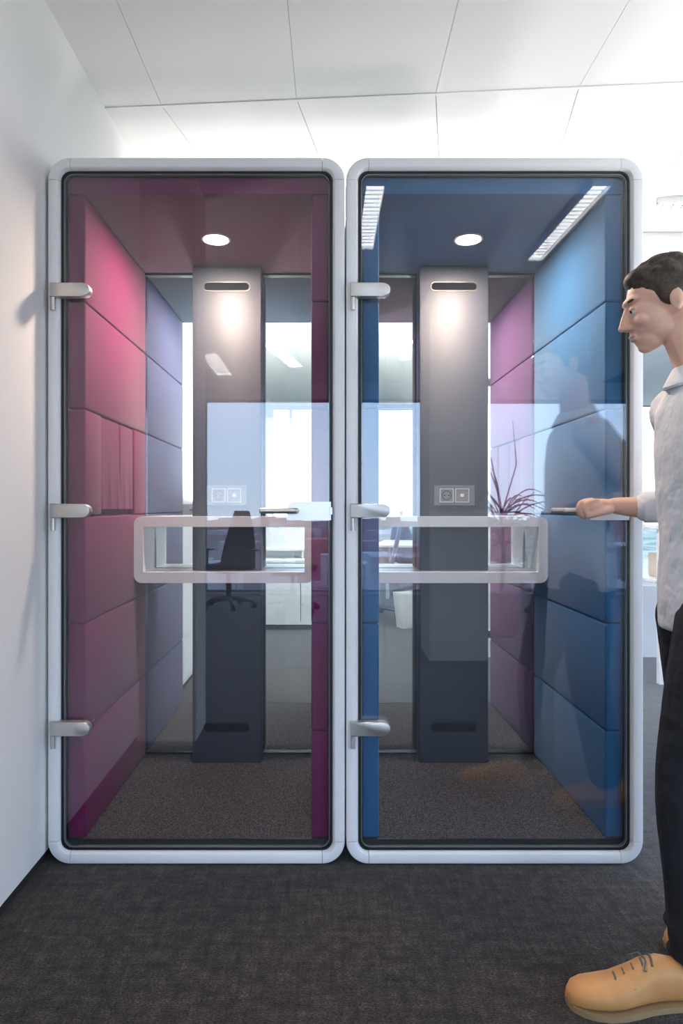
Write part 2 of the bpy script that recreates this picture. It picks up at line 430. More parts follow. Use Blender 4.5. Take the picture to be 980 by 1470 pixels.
    for zc in (1.868, 1.153, .447):
        bm = bmesh.new(); h = .0235; xa, xb = -.4700, -.341
        Po = [(xa, zc-h), (xa, zc+h)] 
        for i in range(13):
            a = PI/2-PI*i/12; Po.append((xb-h+math.cos(a)*h, zc+.0005+math.sin(a)*(h-.002)))
        prism(bm, Po[::-1], -.016, .013, bev=.003)
        hg = ob('hinge', bm, M_STEEL, dg, True)
        bm = bmesh.new(); cyl(bm, (-.4625, -.008, zc-.064), (-.4625, -.008, zc-h), .0072, n=16)
        ob('hinge_pin', bm, M_STEEL, hg, True)
    zc = 1.1525
    for sgn in (-1, 1):
        ya, yb = (.004, .013) if sgn < 0 else (.0255, .034)
        P = rrect(.293, .4215 if sgn > 0 else .4385, zc-.030, zc+.030, .0295, 8)
        P = [(px if px < .37 else (.4385 if sgn < 0 else .4215), pz if px < .37 else (zc+.030 if pz > zc else zc-.030)) for px, pz in P]
        Pu = []
        for q in P:
            if not Pu or (Vector(q)-Vector(Pu[-1])).length > 1e-5: Pu.append(q)
        if (Vector(Pu[0])-Vector(Pu[-1])).length < 1e-5: Pu.pop()
        hp = ob('handle_plate', prism(bmesh.new(), Pu, ya, yb), M_PLATE, dg, True)
        s_ = -1 if sgn < 0 else 1; y0 = ya if sgn < 0 else yb
        pts = [(.325, y0, zc+.001), (.325, y0+s_*.030, zc+.001), (.322, y0+s_*.042, zc+.001), (.312, y0+s_*.048, zc+.001), (.26, y0+s_*.049, zc+.001), (.214, y0+s_*.049, zc+.001), (.210, y0+s_*.049, zc+.001)]
        ob('lever', tube(bmesh.new(), pts, [.0095]*6+[.006], 14), M_STEEL, hp, True)
    ob('strike', bx(HW-.0505, HW-.040, -.001, .004, zc-.012, zc+.012, bev=.0008), M_PLATE, B)
    return B
M_LED = mat('led_disc', (1, .9, .8), .5, emis=(1, .80, .62), es=14)
BX1, BX2, BY = -.4160, .5555, 2.220
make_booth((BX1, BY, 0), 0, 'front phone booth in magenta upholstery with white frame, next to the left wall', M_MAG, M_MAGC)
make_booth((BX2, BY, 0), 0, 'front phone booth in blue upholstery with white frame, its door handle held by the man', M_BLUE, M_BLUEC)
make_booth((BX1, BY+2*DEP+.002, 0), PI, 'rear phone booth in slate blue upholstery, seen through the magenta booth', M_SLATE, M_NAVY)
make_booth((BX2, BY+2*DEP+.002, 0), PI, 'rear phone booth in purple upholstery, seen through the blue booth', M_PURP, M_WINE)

# ------------------------------------------------------------------ ceiling lights
M_LTUBE = mat('light_tube', (1, 1, 1), .5, emis=(1, .98, .95), es=7)
M_LFAR = mat('light_tube_bright', (1, 1, 1), .5, emis=(1, .98, .95), es=40)
M_LOUV = mat('louvre_aluminium', (.035, .037, .04), .6)
def ceil_light(x, y, L, Wd, rz, label, power=14, group=None):
    T = empty('ceiling_light', (x, y, CEIL), rz); tag(T, label, 'ceiling light', group)
    P = [(-Wd/2, -L/2), (Wd/2, -L/2), (Wd/2, L/2), (-Wd/2, L/2)]; e = .008
    bm = bmesh.new(); box(bm, -Wd/2, -Wd/2+e, -L/2, L/2, -.034, 0); box(bm, Wd/2-e, Wd/2, -L/2, L/2, -.034, 0); box(bm, -Wd/2, Wd/2, -L/2, -L/2+e, -.034, 0); box(bm, -Wd/2, Wd/2, L/2-e, L/2, -.034, 0)
    ob('housing', bm, M_WHITE, T)
    ob('diffuser', bx(-Wd/2+e, Wd/2-e, -L/2+e, L/2-e, -.006, -.001), M_LFAR if y > 3 else M_LTUBE, T)
    bm = bmesh.new(); n = int(L/.050)
    for i in range(1, n): y_ = -L/2+i*L/n; box(bm, -Wd/2+e, Wd/2-e, y_-.006, y_+.006, -.014, -.008)
    ob('louvre', bm, M_LOUV, T)
    return T
ceil_light(1.39, .52, 1.05, .11, -.02, 'louvred strip light mirrored at the top right of the blue booth door')
ceil_light(.26, .62, .85, .11, 0, 'louvred strip light mirrored at the top left of the blue booth door')
ceil_light(-1.22, -3.3, 1.2, .2, 0, 'strip light mirrored on the column of the magenta booth')
ceil_light(-.43, 7.3, 1.15, .16, -.19, 'slanted strip light seen through the rear glass right of the magenta booth column')
ceil_light(.80, 7.0, 1.0, .12, -.19, 'strip light seen through the rear glass left of the blue booth column')
ceil_light(2.35, 3.60, 1.15, .13, -PI/2-.19, 'lit strip light in the ceiling right of the booths, above the man')
ceil_light(-1.2, 2-3.2, 1.2, .2, 0, 'strip light behind the photographer on the left')
ceil_light(2.72, -3.5, 1.1, .09, 0, 'strip light behind the photographer on the right')

# ------------------------------------------------------------------ furniture
M_CHAIR = mat('chair_mesh_black', (.02, .022, .028), .8); M_CHB = mat('chair_blue_grey', (.13, .17, .30), .8, sheen=.1)
M_CHM = mat('chair_base_grey', (.10, .10, .11), .4); M_CAST = mat('caster_black', (.03, .03, .03), .5)
def rot_pt(p, c, a):
    return p
def make_chair(loc, rz, label, fm, bh=.60):
    T = empty('office_chair', loc, rz); tag(T, label, 'office chair')
    st = bx(-.24, .24, -.24, .24, .44, .51, bev=.03, seg=3); ob('seat', st, fm, T, True)
    bm = bmesh.new(); N = 10; rows = []
    for j in range(N+1):
        v = j/N; z = .50+v*bh; yb = .22+.05*math.sin(v*PI*.9)+.10*v*v; hw = .23-.13*v**1.6
        rows.append([[bm.verts.new((hw*math.cos(a)*1.0, yb+.022*math.sin(a)-.03*(1-abs(math.cos(a)))*0, z)) for a in [2*PI*k/14 for k in range(14)]]])
    for j in range(N):
        A, B_ = rows[j][0], rows[j+1][0]
        for k in range(14): bm.faces.new((A[k], A[(k+1) % 14], B_[(k+1) % 14], B_[k]))
    bm.faces.new(rows[0][0][::-1]); bm.faces.new(rows[-1][0])
    ob('backrest', bm, fm, T, True)
    bm = cyl(bmesh.new(), (0, 0, .09), (0, 0, .30), .03); cyl(bm, (0, 0, .28), (0, 0, .45), .018)
    ob('gas_lift', bm, M_CHM, T, True)
    ob('mechanism', bx(-.09, .09, -.12, .22, .40, .445, bev=.01), M_CHM, T)
    bm = bmesh.new()
    for k in range(5):
        a = 2*PI*k/5+.3; c, s = math.cos(a), math.sin(a)
        tube(bm, [(0, 0, .115), (.16*c, .16*s, .10), (.30*c, .30*s, .072)], [.028, .021, .014], 8)
    base = ob('star_base', bm, M_CHM, T, True)
    for k in range(5):
        a = 2*PI*k/5+.3; c, s = math.cos(a), math.sin(a); px, py = .30*c, .30*s
        bm = cyl(bmesh.new(), (px-.022*s, py+.022*c, .032), (px-.006*s, py+.006*c, .032), .030, n=14); cyl(bm, (px+.022*s, py-.022*c, .032), (px+.006*s, py-.006*c, .032), .030, n=14)
        cyl(bm, (px, py, .032), (px, py, .07), .009, n=8)
        ob('caster', bm, M_CAST, T, True)
    for s in (-1, 1):
        bm = tube(bmesh.new(), [(s*.20, .0, .43), (s*.29, .02, .46), (s*.295, .03, .66)], .014, 8)
        box(bm, s*.295-.035, s*.295+.035, -.12, .13, .66, .685, bev=.008)
        ob('armrest', bm, M_CHM, T, True)
    return T
make_chair((.48, 7.25, 0), math.radians(-100), 'blue-grey office chair beyond the blue booth, its tall backrest leaning right', M_CHB, .62)
make_chair((1.20, 9.0, 0), math.radians(30), 'second office chair farther off, its casters showing under the shelf', M_CHB, .5)
make_chair((-1.10, -3.40, 0), math.radians(200), 'black office chair mirrored in the magenta booth door, left one', M_CHAIR, .62)
make_chair((-.35, -3.15, 0), math.radians(100), 'black office chair mirrored in the magenta booth door, seen side on', M_CHAIR, .62)
make_chair((2.5, -2.9, 0), math.radians(190), 'black office chair mirrored in the blue booth door', M_CHAIR, .62)
def make_desk(loc, rz, label, Wd=1.6, D=.7):
    T = empty('desk', loc, rz); tag(T, label, 'desk')
    ob('desk_top', bx(-Wd/2, Wd/2, -D/2, D/2, .72, .745, bev=.003), M_WHITE, T)
    for sx_ in (-1, 1):
        for sy_ in (-1, 1): ob('leg', bx(sx_*(Wd/2-.05)-.02, sx_*(Wd/2-.05)+.02, sy_*(D/2-.05)-.02, sy_*(D/2-.05)+.02, 0, .72), M_WHITE, T)
    ob('modesty_panel', bx(-Wd/2+.08, Wd/2-.08, D/2-.06, D/2-.04, .35, .72), M_WHITE, T)
    return T
make_desk((-2.2, -3.4, 0), PI/2, 'white desk behind the photographer on the left')
make_desk((.95, 8.1, 0), 1.38, 'white desk beyond the rear booths', 1.2, .6)
make_desk((3.6, -2.9, 0), PI/2, 'white desk behind the photographer on the right')
# white low cabinet under the far windows
T = empty('sideboard', (-.22, 6.65, 0)); tag(T, 'low white sideboard with ledge, seen through the magenta booth right of its column', 'sideboard')
ob('body', bx(-.6, .62, -.18, .2, .05, .62, bev=.004), M_WHITE, T)
ob('kick_plate', bx(-.58, .60, -.165, .18, 0, .05), M_BASE, T)
ob('top_board', bx(-.62, .64, -.20, .22, .635, .665, bev=.004), M_WHITE, T)
ob('upper_ledge', bx(-.62, .64, .02, .22, .74, .765, bev=.004), M_WHITE, T)
ob('back_panel', bx(-.6, .62, .19, .21, .665, .96), M_WHITE, T)
for xx in (-.59, .01, .60): ob('bracket', bx(xx-.01, xx+.01, .05, .2, .665, .74), M_WHITE, T)
ob('door_gap', bx(-.005, .001, -.182, -.178, .08, .6), M_BASE, T)
# box files on the floor by the chair (white)
bm = bx(-.10, .10, -.13, .13, 0, .30, bev=.004)
# pedestal under the desk
T = empty('pedestal', (.80, 6.62, .0), math.radians(30)); tag(T, 'white paper bin beside the blue-grey office chair beyond the blue booth', 'bin')
bm = bmesh.new(); P0 = rrect(-.11, .11, -.09, .09, .02, 3)
lo_ = [bm.verts.new((x*.75, y*.75, .1)) for x, y in P0]; 
bm.free()
bm = bmesh.new(); A = [bm.verts.new((x*.72, y*.72, .0)) for x, y in P0]; B_ = [bm.verts.new((x, y, .34)) for x, y in P0]; Cc = [bm.verts.new((x*.94, y*.94, .34)) for x, y in P0]; D_ = [bm.verts.new((x*.68, y*.68, .01)) for x, y in P0]
n = len(P0)
for i in range(n):
    j = (i+1) % n; bm.faces.new((A[i], A[j], B_[j], B_[i])); bm.faces.new((B_[i], B_[j], Cc[j], Cc[i])); bm.faces.new((Cc[i], Cc[j], D_[j], D_[i]))
bm.faces.new(A[::-1]); bm.faces.new(D_)
ob('bin_body', bm, M_WHITE, T, True); T.name = 'waste_bin'
# dark cabinet behind the photographer
M_CAB = mat('cabinet_dark', (.03, .035, .045), .5)
T = empty('storage_cabinet', (-1.9, -2.3, 0)); tag(T, 'dark grey filing cabinet mirrored left of the magenta booth column', 'cabinet')
ob('body', bx(-.25, .55, -.3, .3, .05, 1.16, bev=.004), M_CAB, T); ob('plinth', bx(-.23, .53, -.28, .28, 0, .05), M_CAST, T)
for k in range(3):
    d_ = ob('drawer', bx(-.235, .535, .3, .318, .08+k*.36, .42+k*.36, bev=.003), M_CAB, T)
    ob('drawer_handle', bx(.09, .21, .318, .335, .36+k*.36, .375+k*.36, bev=.003), M_STEEL, d_)
# plant with arching leaves behind the photographer
M_LEAF = mat('leaf_green', (.02, .05, .015), .5); M_POT = mat('pot_grey', (.2, .2, .2), .6)
T = empty('potted_plant', (1.62, -1.75, 0)); tag(T, 'tall plant with thin arching leaves mirrored in the blue booth door', 'plant')
bm = bmesh.new(); tube(bm, [(0, 0, 0), (0, 0, .02), (0, 0, .38), (0, 0, .40)], [.13, .14, .19, .19], 24); ob('pot', bm, M_POT, T, True)
bm = bmesh.new(); tube(bm, [(0, 0, .38), (.02, 0, .8), (-.01, .01, 1.15)], [.022, .018, .014], 8); ob('stem', bm, mat('stem_brown', (.08, .05, .03), .8), T, True)
bm = bmesh.new()
for k in range(46):
    a = random.uniform(0, 2*PI); L = random.uniform(.35, .75); up = random.uniform(.15, .7); z0 = random.uniform(.75, 1.15)
    pts = [Vector((math.cos(a)*L*t, math.sin(a)*L*t, z0+up*t*1.3-.95*L*t*t)) for t in [i/7 for i in range(8)]]
    tube(bm, pts, [.004, .006, .007, .007, .006, .005, .003, .001], 4)
ob('leaves', bm, M_LEAF, T, True)
bm = bmesh.new()
tube(bm, [(0, 0, 1.1), (-.1, .02, 1.6), (-.35, 0, 2.1)], [.008, .006, .002], 5); tube(bm, [(0, 0, 1.1), (.12, .05, 1.55), (.1, 0, 1.95)], [.008, .006, .002], 5)
ob('shoots', bm, M_LEAF, T, True)
# small plant and table by the window on the right
T = empty('side_table', (2.62, 4.75, 0)); tag(T, 'white table at the window right of the booths, behind the man', 'table')
ob('table_top', bx(-.45, .6, -.3, .3, 1.02, 1.05, bev=.004), M_WHITE, T)
for a in (-.4, .55):
    for b in (-.25, .25): ob('leg', bx(a-.02, a+.02, b-.02, b+.02, 0, 1.02), M_WHITE, T)
ob('lower_shelf', bx(-.42, .57, -.27, .27, .66, .68, bev=.003), M_WHITE, T)
T = tag(ob('cardboard_box', bx(2.3, 2.62, 4.6, 4.85, .681, .845, bev=.006), mat('beige_box', (.62, .55, .46), .8)), 'beige box on the lower shelf of the white window table', 'box')
T = empty('desk_plant', (2.66, 4.75, 1.051)); tag(T, 'small dark-leaved plant on the white window table', 'plant')
bm = bmesh.new(); tube(bm, [(0, 0, 0), (0, 0, .01), (0, 0, .07), (0, 0, .075)], [.035, .04, .05, .05], 18); ob('pot', bm, M_WHITE, T, True)
bm = bmesh.new()
for k in range(16):
    a = k*2.4; L = random.uniform(.08, .16)
    tube(bm, [Vector((math.cos(a)*L*t, math.sin(a)*L*t, .06+.22*t-.16*t*t)) for t in [i/5 for i in range(6)]], [.002, .005, .008, .008, .005, .001], 5)
ob('leaves', bm, M_LEAF, T, True)

# roller blind / venetian blind of the far right-hand window
T = empty('window_blind', (1.05, 10.45, 0)); tag(T, 'half-lowered white venetian blind at the far window beyond the blue booth', 'blind')
bm = bmesh.new()
for k in range(58): box(bm, -.38, .36, -.012, .012, 1.05+k*.0285, 1.0535+k*.0285)
ob('slats', bm, M_WHITE, T); ob('headrail', bx(-.39, .37, -.02, .02, 2.70, 2.74), M_WFD, T)
for xx in (-.3, .28): ob('cord', cyl(bmesh.new(), (xx, -.015, 1.0), (xx, -.015, 2.70), .002, n=6), M_WHITE, T)

# ------------------------------------------------------------------ the city and hills outside
def land():
    m = bpy.data.materials.new('hillside'); m.use_nodes = True; t = m.node_tree; b = t.nodes['Principled BSDF']; b.inputs['Roughness'].default_value = 1
    co = t.nodes.new('ShaderNodeTexCoord'); n = t.nodes.new('ShaderNodeTexNoise'); n.inputs['Scale'].default_value = .02; n.inputs['Detail'].default_value = 8
    r = t.nodes.new('ShaderNodeValToRGB'); r.color_ramp.elements[0].position = .38; r.color_ramp.elements[1].position = .62
    r.color_ramp.elements[0].color = (.05, .09, .04, 1); r.color_ramp.elements[1].color = (.33, .22, .20, 1)
    e = r.color_ramp.elements.new(.5); e.color = (.17, .15, .09, 1)
    t.links.new(co.outputs['Object'], n.inputs['Vector']); t.links.new(n.outputs['Fac'], r.inputs[0]); t.links.new(r.outputs[0], b.inputs['Base Color']); return m
bm = bmesh.new(); N = 30; V = []
for j in range(N+1):
    V.append([bm.verts.new(((i/N-.5)*3600, (j/N-.5)*3600, -38+random.uniform(-6, 10))) for i in range(N+1)])
for j in range(N):
    for i in range(N): bm.faces.new((V[j][i], V[j][i+1], V[j+1][i+1], V[j+1][i]))
struct('ground_outside', bm, land(), smooth=True)
bm = bmesh.new()
for k in range(420):
    d = random.uniform(180, 1300); a = random.uniform(-1.0, 1.0)
    x, y = d*math.sin(a), -d*math.cos(a); s = random.uniform(5, 14); h = random.uniform(6, 17)
    box(bm, x-s, x+s, y-s*.7, y+s*.7, -36, -30+h)
tag(ob('distant_city', bm, mat('plaster', (.55, .48, .46), .9, noise=(.01, (.45, .2, .15), .45, .55))), 'hazy town houses beyond the windows, mirrored in the booth doors', 'town', kind='stuff')

# ------------------------------------------------------------------ the man at the blue booth's handle
def ell(bm, c, r, M=None, sub=3):
    t = bmesh.new(); bmesh.ops.create_icosphere(t, subdivisions=sub, radius=1)
    for v in t.verts:
        p = Vector((v.co.x*r[0], v.co.y*r[1], v.co.z*r[2]))+Vector(c)
        v.co = M @ p if M is not None else p
    merge(bm, t)
def loft(bm, secs, n=28, dx=.028):
    """secs: (center, half x, half y); horizontal elliptical sections joined upwards"""
    rows = []
    for c, a, b in secs: rows.append([bm.verts.new((c[0]+dx+a*math.cos(2*PI*k/n), c[1]+b*math.sin(2*PI*k/n), c[2])) for k in range(n)])
    for i in range(len(rows)-1):
        for k in range(n): bm.faces.new((rows[i][k], rows[i][(k+1) % n], rows[i+1][(k+1) % n], rows[i+1][k]))
    bm.faces.new(rows[0][::-1]); bm.faces.new(rows[-1])
def limb(bm, pts, rs, n=16, k=6):
    """rounded, tapering chain through pts (Catmull-Rom) """
    P = [Vector(p) for p in pts]; R = list(rs); Q = []; S = []
    for i in range(len(P)-1):
        p0 = P[max(i-1, 0)]; p1 = P[i]; p2 = P[i+1]; p3 = P[min(i+2, len(P)-1)]
        for j in range(k):
            t = j/k
            q = .5*((2*p1)+(p2-p0)*t+(2*p0-5*p1+4*p2-p3)*t*t+(-p0+3*p1-3*p2+p3)*t**3)
            Q.append(q); S.append(R[i]*(1-t)+R[i+1]*t)
    Q.append(P[-1]); S.append(R[-1])
    tube(bm, Q, S, n)
    ell(bm, P[0], (R[0],)*3, sub=2); ell(bm, P[-1], (R[-1],)*3, sub=2)
def fuse(bm, name, m, parent, vox, smooth_it=4, fac=.5):
    """one continuous skin over all the overlapping shapes"""
    me = bpy.data.meshes.new(name); bm.to_mesh(me); bm.free()
    t = bpy.data.objects.new(name, me); C.objects.link(t)
    rm = t.modifiers.new('r', 'REMESH'); rm.mode = 'VOXEL'; rm.voxel_size = vox
    sm = t.modifiers.new('s', 'SMOOTH'); sm.factor = fac; sm.iterations = smooth_it
    dg = bpy.context.evaluated_depsgraph_get(); ev = t.evaluated_get(dg)
    me2 = bpy.data.meshes.new_from_object(ev); me2.name = name
    t.modifiers.clear(); t.data = me2; bpy.data.meshes.remove(me)
    me2.materials.clear(); me2.materials.append(m)
    for p in me2.polygons: p.use_smooth = True
    if parent: t.parent = parent
    return t
M_SKIN = mat('skin', (.74, .45, .34), .5, spec=.4, noise=(30, (.78, .49, .37), .3, .7)); M_SKIN.node_tree.nodes['Principled BSDF'].inputs['Subsurface Weight'].default_value = .08
M_SKIN.node_tree.nodes['Principled BSDF'].inputs['Subsurface Radius'].default_value = (.012, .005, .003)
M_HAIR = mat('dark_hair', (.030, .020, .015), .6, noise=(90, (.07, .045, .03), .35, .65), bump=(160, 1.0))
M_SHIRT = mat('shirt_cotton', (.76, .77, .80), .85, noise=(6, (.82, .83, .85), .3, .7), bump=(9, .8, .03))
M_TROU = mat('trouser_cotton', (.010, .012, .018), .85, bump=(9, .8, .03))
M_SHOE = mat('tan_leather', (.52, .25, .085), .5, noise=(14, (.62, .32, .12), .3, .7), bump=(120, .15))
M_SOLE = mat('shoe_sole', (.30, .20, .10), .7); M_LACE = mat('shoe_lace', (.13, .13, .12), .8)
M_EYE = mat('eye_white', (.8, .78, .75), .2); M_IRIS = mat('eye_dark', (.03, .02, .015), .2)
MAN = empty('person', (.98, 1.74, 0))
tag(MAN, 'man in pale grey shirt, black trousers and tan shoes pulling the blue booth handle', 'person')
def child_of_man(o): o.parent = MAN; o.matrix_parent_inverse = Matrix.Translation((-.98, -1.74, 0)); return o

HEAD = Matrix.Translation((.910, 1.84, 1.700)) @ Matrix.Rotation(math.radians(-10), 4, 'Z') @ Matrix.Rotation(math.radians(-14), 4, 'Y')
# head frame: forward is -x
b = bmesh.new()
E = lambda c, r, s=3: ell(b, c, r, HEAD, s)
E((.012, 0, .035), (.093, .074, .083)); E((-.035, 0, -.015), (.058, .061, .075)); E((-.048, 0, -.066), (.040, .040, .036)); E((-.062, 0, -.088), (.022, .022, .018))
E((-.020, 0, -.055), (.050, .054, .040)); E((-.068, 0, .038), (.024, .048, .015))            # jaw, brow
for s in (-1, 1):
    E((-.066, s*.036, -.022), (.022, .022, .018)); E((-.079, s*.031, .013), (.012, .017, .009), 2)  # cheek, lid
    E((.012, s*.078, -.002), (.017, .007, .029), 2); E((.018, s*.084, .006), (.013, .005, .022), 2) # ear
for i in range(6):                                                                            # nose
    t = i/5; E((-.086-.022*t, 0, .018-.043*t), (.011+.003*t, .008+.005*t, .010), 2)
for s in (-1, 1): E((-.095, s*.011, -.030), (.010, .008, .007), 2)
E((-.090, 0, -.052), (.010, .024, .005), 2); E((-.088, 0, -.062), (.010, .021, .006), 2)         # lips
hc = HEAD @ Vector((.035, 0, -.05))
limb(b, [hc, (.975, 1.81, 1.58), (1.0, 1.79, 1.50)], [.056, .056, .066])
# trunk, legs and left arm under the clothes
loft(b, [((.99, 1.76, .80), .09, .12), ((.99, 1.76, .95), .11, .155), ((.985, 1.76, 1.08), .10, .135), ((.985, 1.77, 1.28), .11, .16), ((.98, 1.775, 1.42), .095, .17), ((.98, 1.78, 1.50), .06, .08)])
limb(b, [(.98, 1.68, .90), (.885, 1.645, .50), (.90, 1.625, .09)], [.085, .055, .040]); limb(b, [(1.0, 1.84, .90), (1.04, 1.82, .50), (1.10, 1.80, .09)], [.085, .055, .040])
limb(b, [(.99, 1.60, 1.44), (1.06, 1.54, 1.16), (1.00, 1.50, .93)], [.050, .040, .028]); ell(b, (.985, 1.495, .86), (.022, .035, .05))
# right arm on the lever
limb(b, [(.993, 1.955, 1.45), (1.12, 2.05, 1.185), (1.00, 2.100, 1.165), (.905, 2.132, 1.170)], [.050, .040, .036, .0245])
# hand: palm over the lever, knuckles to the left, four fingers curling down round it, thumb below
def P3(*a): return Vector(a)
ell(b, (.868, 2.140, 1.175), (.040, .031, .0165)); ell(b, (.893, 2.136, 1.171), (.030, .024, .0195)); ell(b, (.858, 2.134, 1.160), (.024, .024, .018)); ell(b, (.840, 2.140, 1.166), (.020, .028, .017)); ell(b, (.848, 2.120, 1.163), (.030, .0165, .021)); ell(b, (.872, 2.122, 1.168), (.030, .014, .017))
def finger(p, r):
    limb(b, p, [r*1.05, r, r*.92, r*.80], n=12, k=4)
for j, (yy, ex) in enumerate(((2.118, .004), (2.136, -.005), (2.153, -.006), (2.169, .002))):
    L = (1.0, 1.06, 1.0, .82)[j]; kx = .842+ex
    a = P3(kx, yy, 1.186-.002*abs(j-1)); c = a+P3(-.024*L, .001, -.006)*1.15; d = c+P3(-.006, .001, -.026*L); e = d+P3(.012, .001, -.016*L)
    finger([a, c, d, e], (.0088, .0090, .0086, .0076)[j])
limb(b, [(.888, 2.120, 1.160), (.866, 2.106, 1.153), (.842, 2.108, 1.145), (.820, 2.116, 1.137)], [.0150, .0125, .0105, .0088], n=12, k=4)
body = child_of_man(fuse(b, 'body', M_SKIN, None, .0031, 3, .5))
for s in (-1, 1):
    b = bmesh.new(); ell(b, (-.0765, s*.031, .009), (.0125, .0125, .0105), HEAD, 2); child_of_man(ob('eye', b, M_EYE, None, True))
    b = bmesh.new(); ell(b, (-.0862, s*.032, .008), (.0045, .0055, .0055), HEAD, 2); child_of_man(ob('iris', b, M_IRIS, None, True))
    b = bmesh.new(); ell(b, (-.082, s*.032, .036), (.008, .019, .004), HEAD, 2); child_of_man(ob('eyebrow', b, M_HAIR, None, True))
# hair
b = bmesh.new()
ell(b, (.024, 0, .052), (.096, .080, .082), HEAD, 4); ell(b, (.062, 0, .000), (.052, .066, .070), HEAD, 3); ell(b, (-.030, .0, .094), (.046, .056, .030), HEAD, 3)
for s in (-1, 1): ell(b, (.004, s*.068, .030), (.030, .013, .040), HEAD, 3)
for k in range(120):
    a = random.uniform(-PI, PI); e_ = random.uniform(.15, 1.4)
    c = Vector((.026+.088*math.cos(a)*math.cos(e_), .078*math.sin(a)*math.cos(e_), .055+.082*math.sin(e_)))
    ell(b, c, (.017, .010, .008), HEAD, 1)
child_of_man(fuse(b, 'hair', M_HAIR, None, .0045, 3, .4))
# shirt with collar and rolled sleeve
b = bmesh.new()
loft(b, [((.985, 1.76, .845), .128, .175), ((.985, 1.76, .95), .130, .178), ((.983, 1.76, 1.08), .124, .160), ((.980, 1.77, 1.20), .126, .172), ((.980, 1.775, 1.32), .124, .185), ((.975, 1.778, 1.42), .108, .195), ((.972, 1.782, 1.475), .085, .150), ((.965, 1.786, 1.515), .066, .082)], 40)
limb(b, [(1.0, 1.935, 1.435), (1.07, 2.01, 1.31), (1.12, 2.052, 1.185), (1.05, 2.080, 1.168), (.995, 2.102, 1.165)], [.075, .062, .056, .052, .047])
limb(b, [(1.01, 1.615, 1.435), (1.04, 1.575, 1.30), (1.08, 1.54, 1.16), (1.025, 1.505, .965)], [.075, .062, .052, .042])
child_of_man(fuse(b, 'shirt', M_SHIRT, None, .0065, 5, .5))
b = bmesh.new(); n = 32          # folded collar
rows = [[b.verts.new((.988+r*math.cos(2*PI*k/n), 1.792+r*.95*math.sin(2*PI*k/n), z+.020*math.cos(2*PI*k/n))) for k in range(n)] for r, z in ((.070, 1.500), (.060, 1.545), (.063, 1.552), (.068, 1.548), (.092, 1.500), (.088, 1.494))]
for i in range(6):
    for k in range(n): b.faces.new((rows[i][k], rows[i][(k+1) % n], rows[(i+1) % 6][(k+1) % n], rows[(i+1) % 6][k]))
child_of_man(ob('collar', b, M_SHIRT, None, True))
b = bmesh.new(); d_ = (Vector((.985, 2.106, 1.165))-Vector((1.03, 2.088, 1.167))).normalized(); c0 = Vector((.985, 2.105, 1.165))
cyl(b, c0-d_*.045, c0, .050, .048, 24)
child_of_man(ob('sleeve_cuff', b, M_SHIRT, None, True))
# trousers
b = bmesh.new()
loft(b, [((.992, 1.76, .78), .10, .15), ((.99, 1.76, .86), .124, .172), ((.988, 1.76, .95), .124, .170), ((.986, 1.76, 1.0), .118, .158)], 36)
limb(b, [(.975, 1.685, .88), (.925, 1.665, .68), (.880, 1.645, .48), (.885, 1.630, .28), (.890, 1.622, .125)], [.100, .092, .076, .070, .066])
limb(b, [(1.0, 1.84, .88), (1.015, 1.835, .68), (1.03, 1.825, .48), (1.07, 1.81, .28), (1.10, 1.80, .12)], [.100, .092, .076, .070, .064])
for k in range(5): ell(b, (.888+.008*math.sin(k*2.4), 1.63, .10+k*.035), (.068, .068, .012), None, 3)
child_of_man(fuse(b, 'trousers', M_TROU, None, .007, 4, .5))
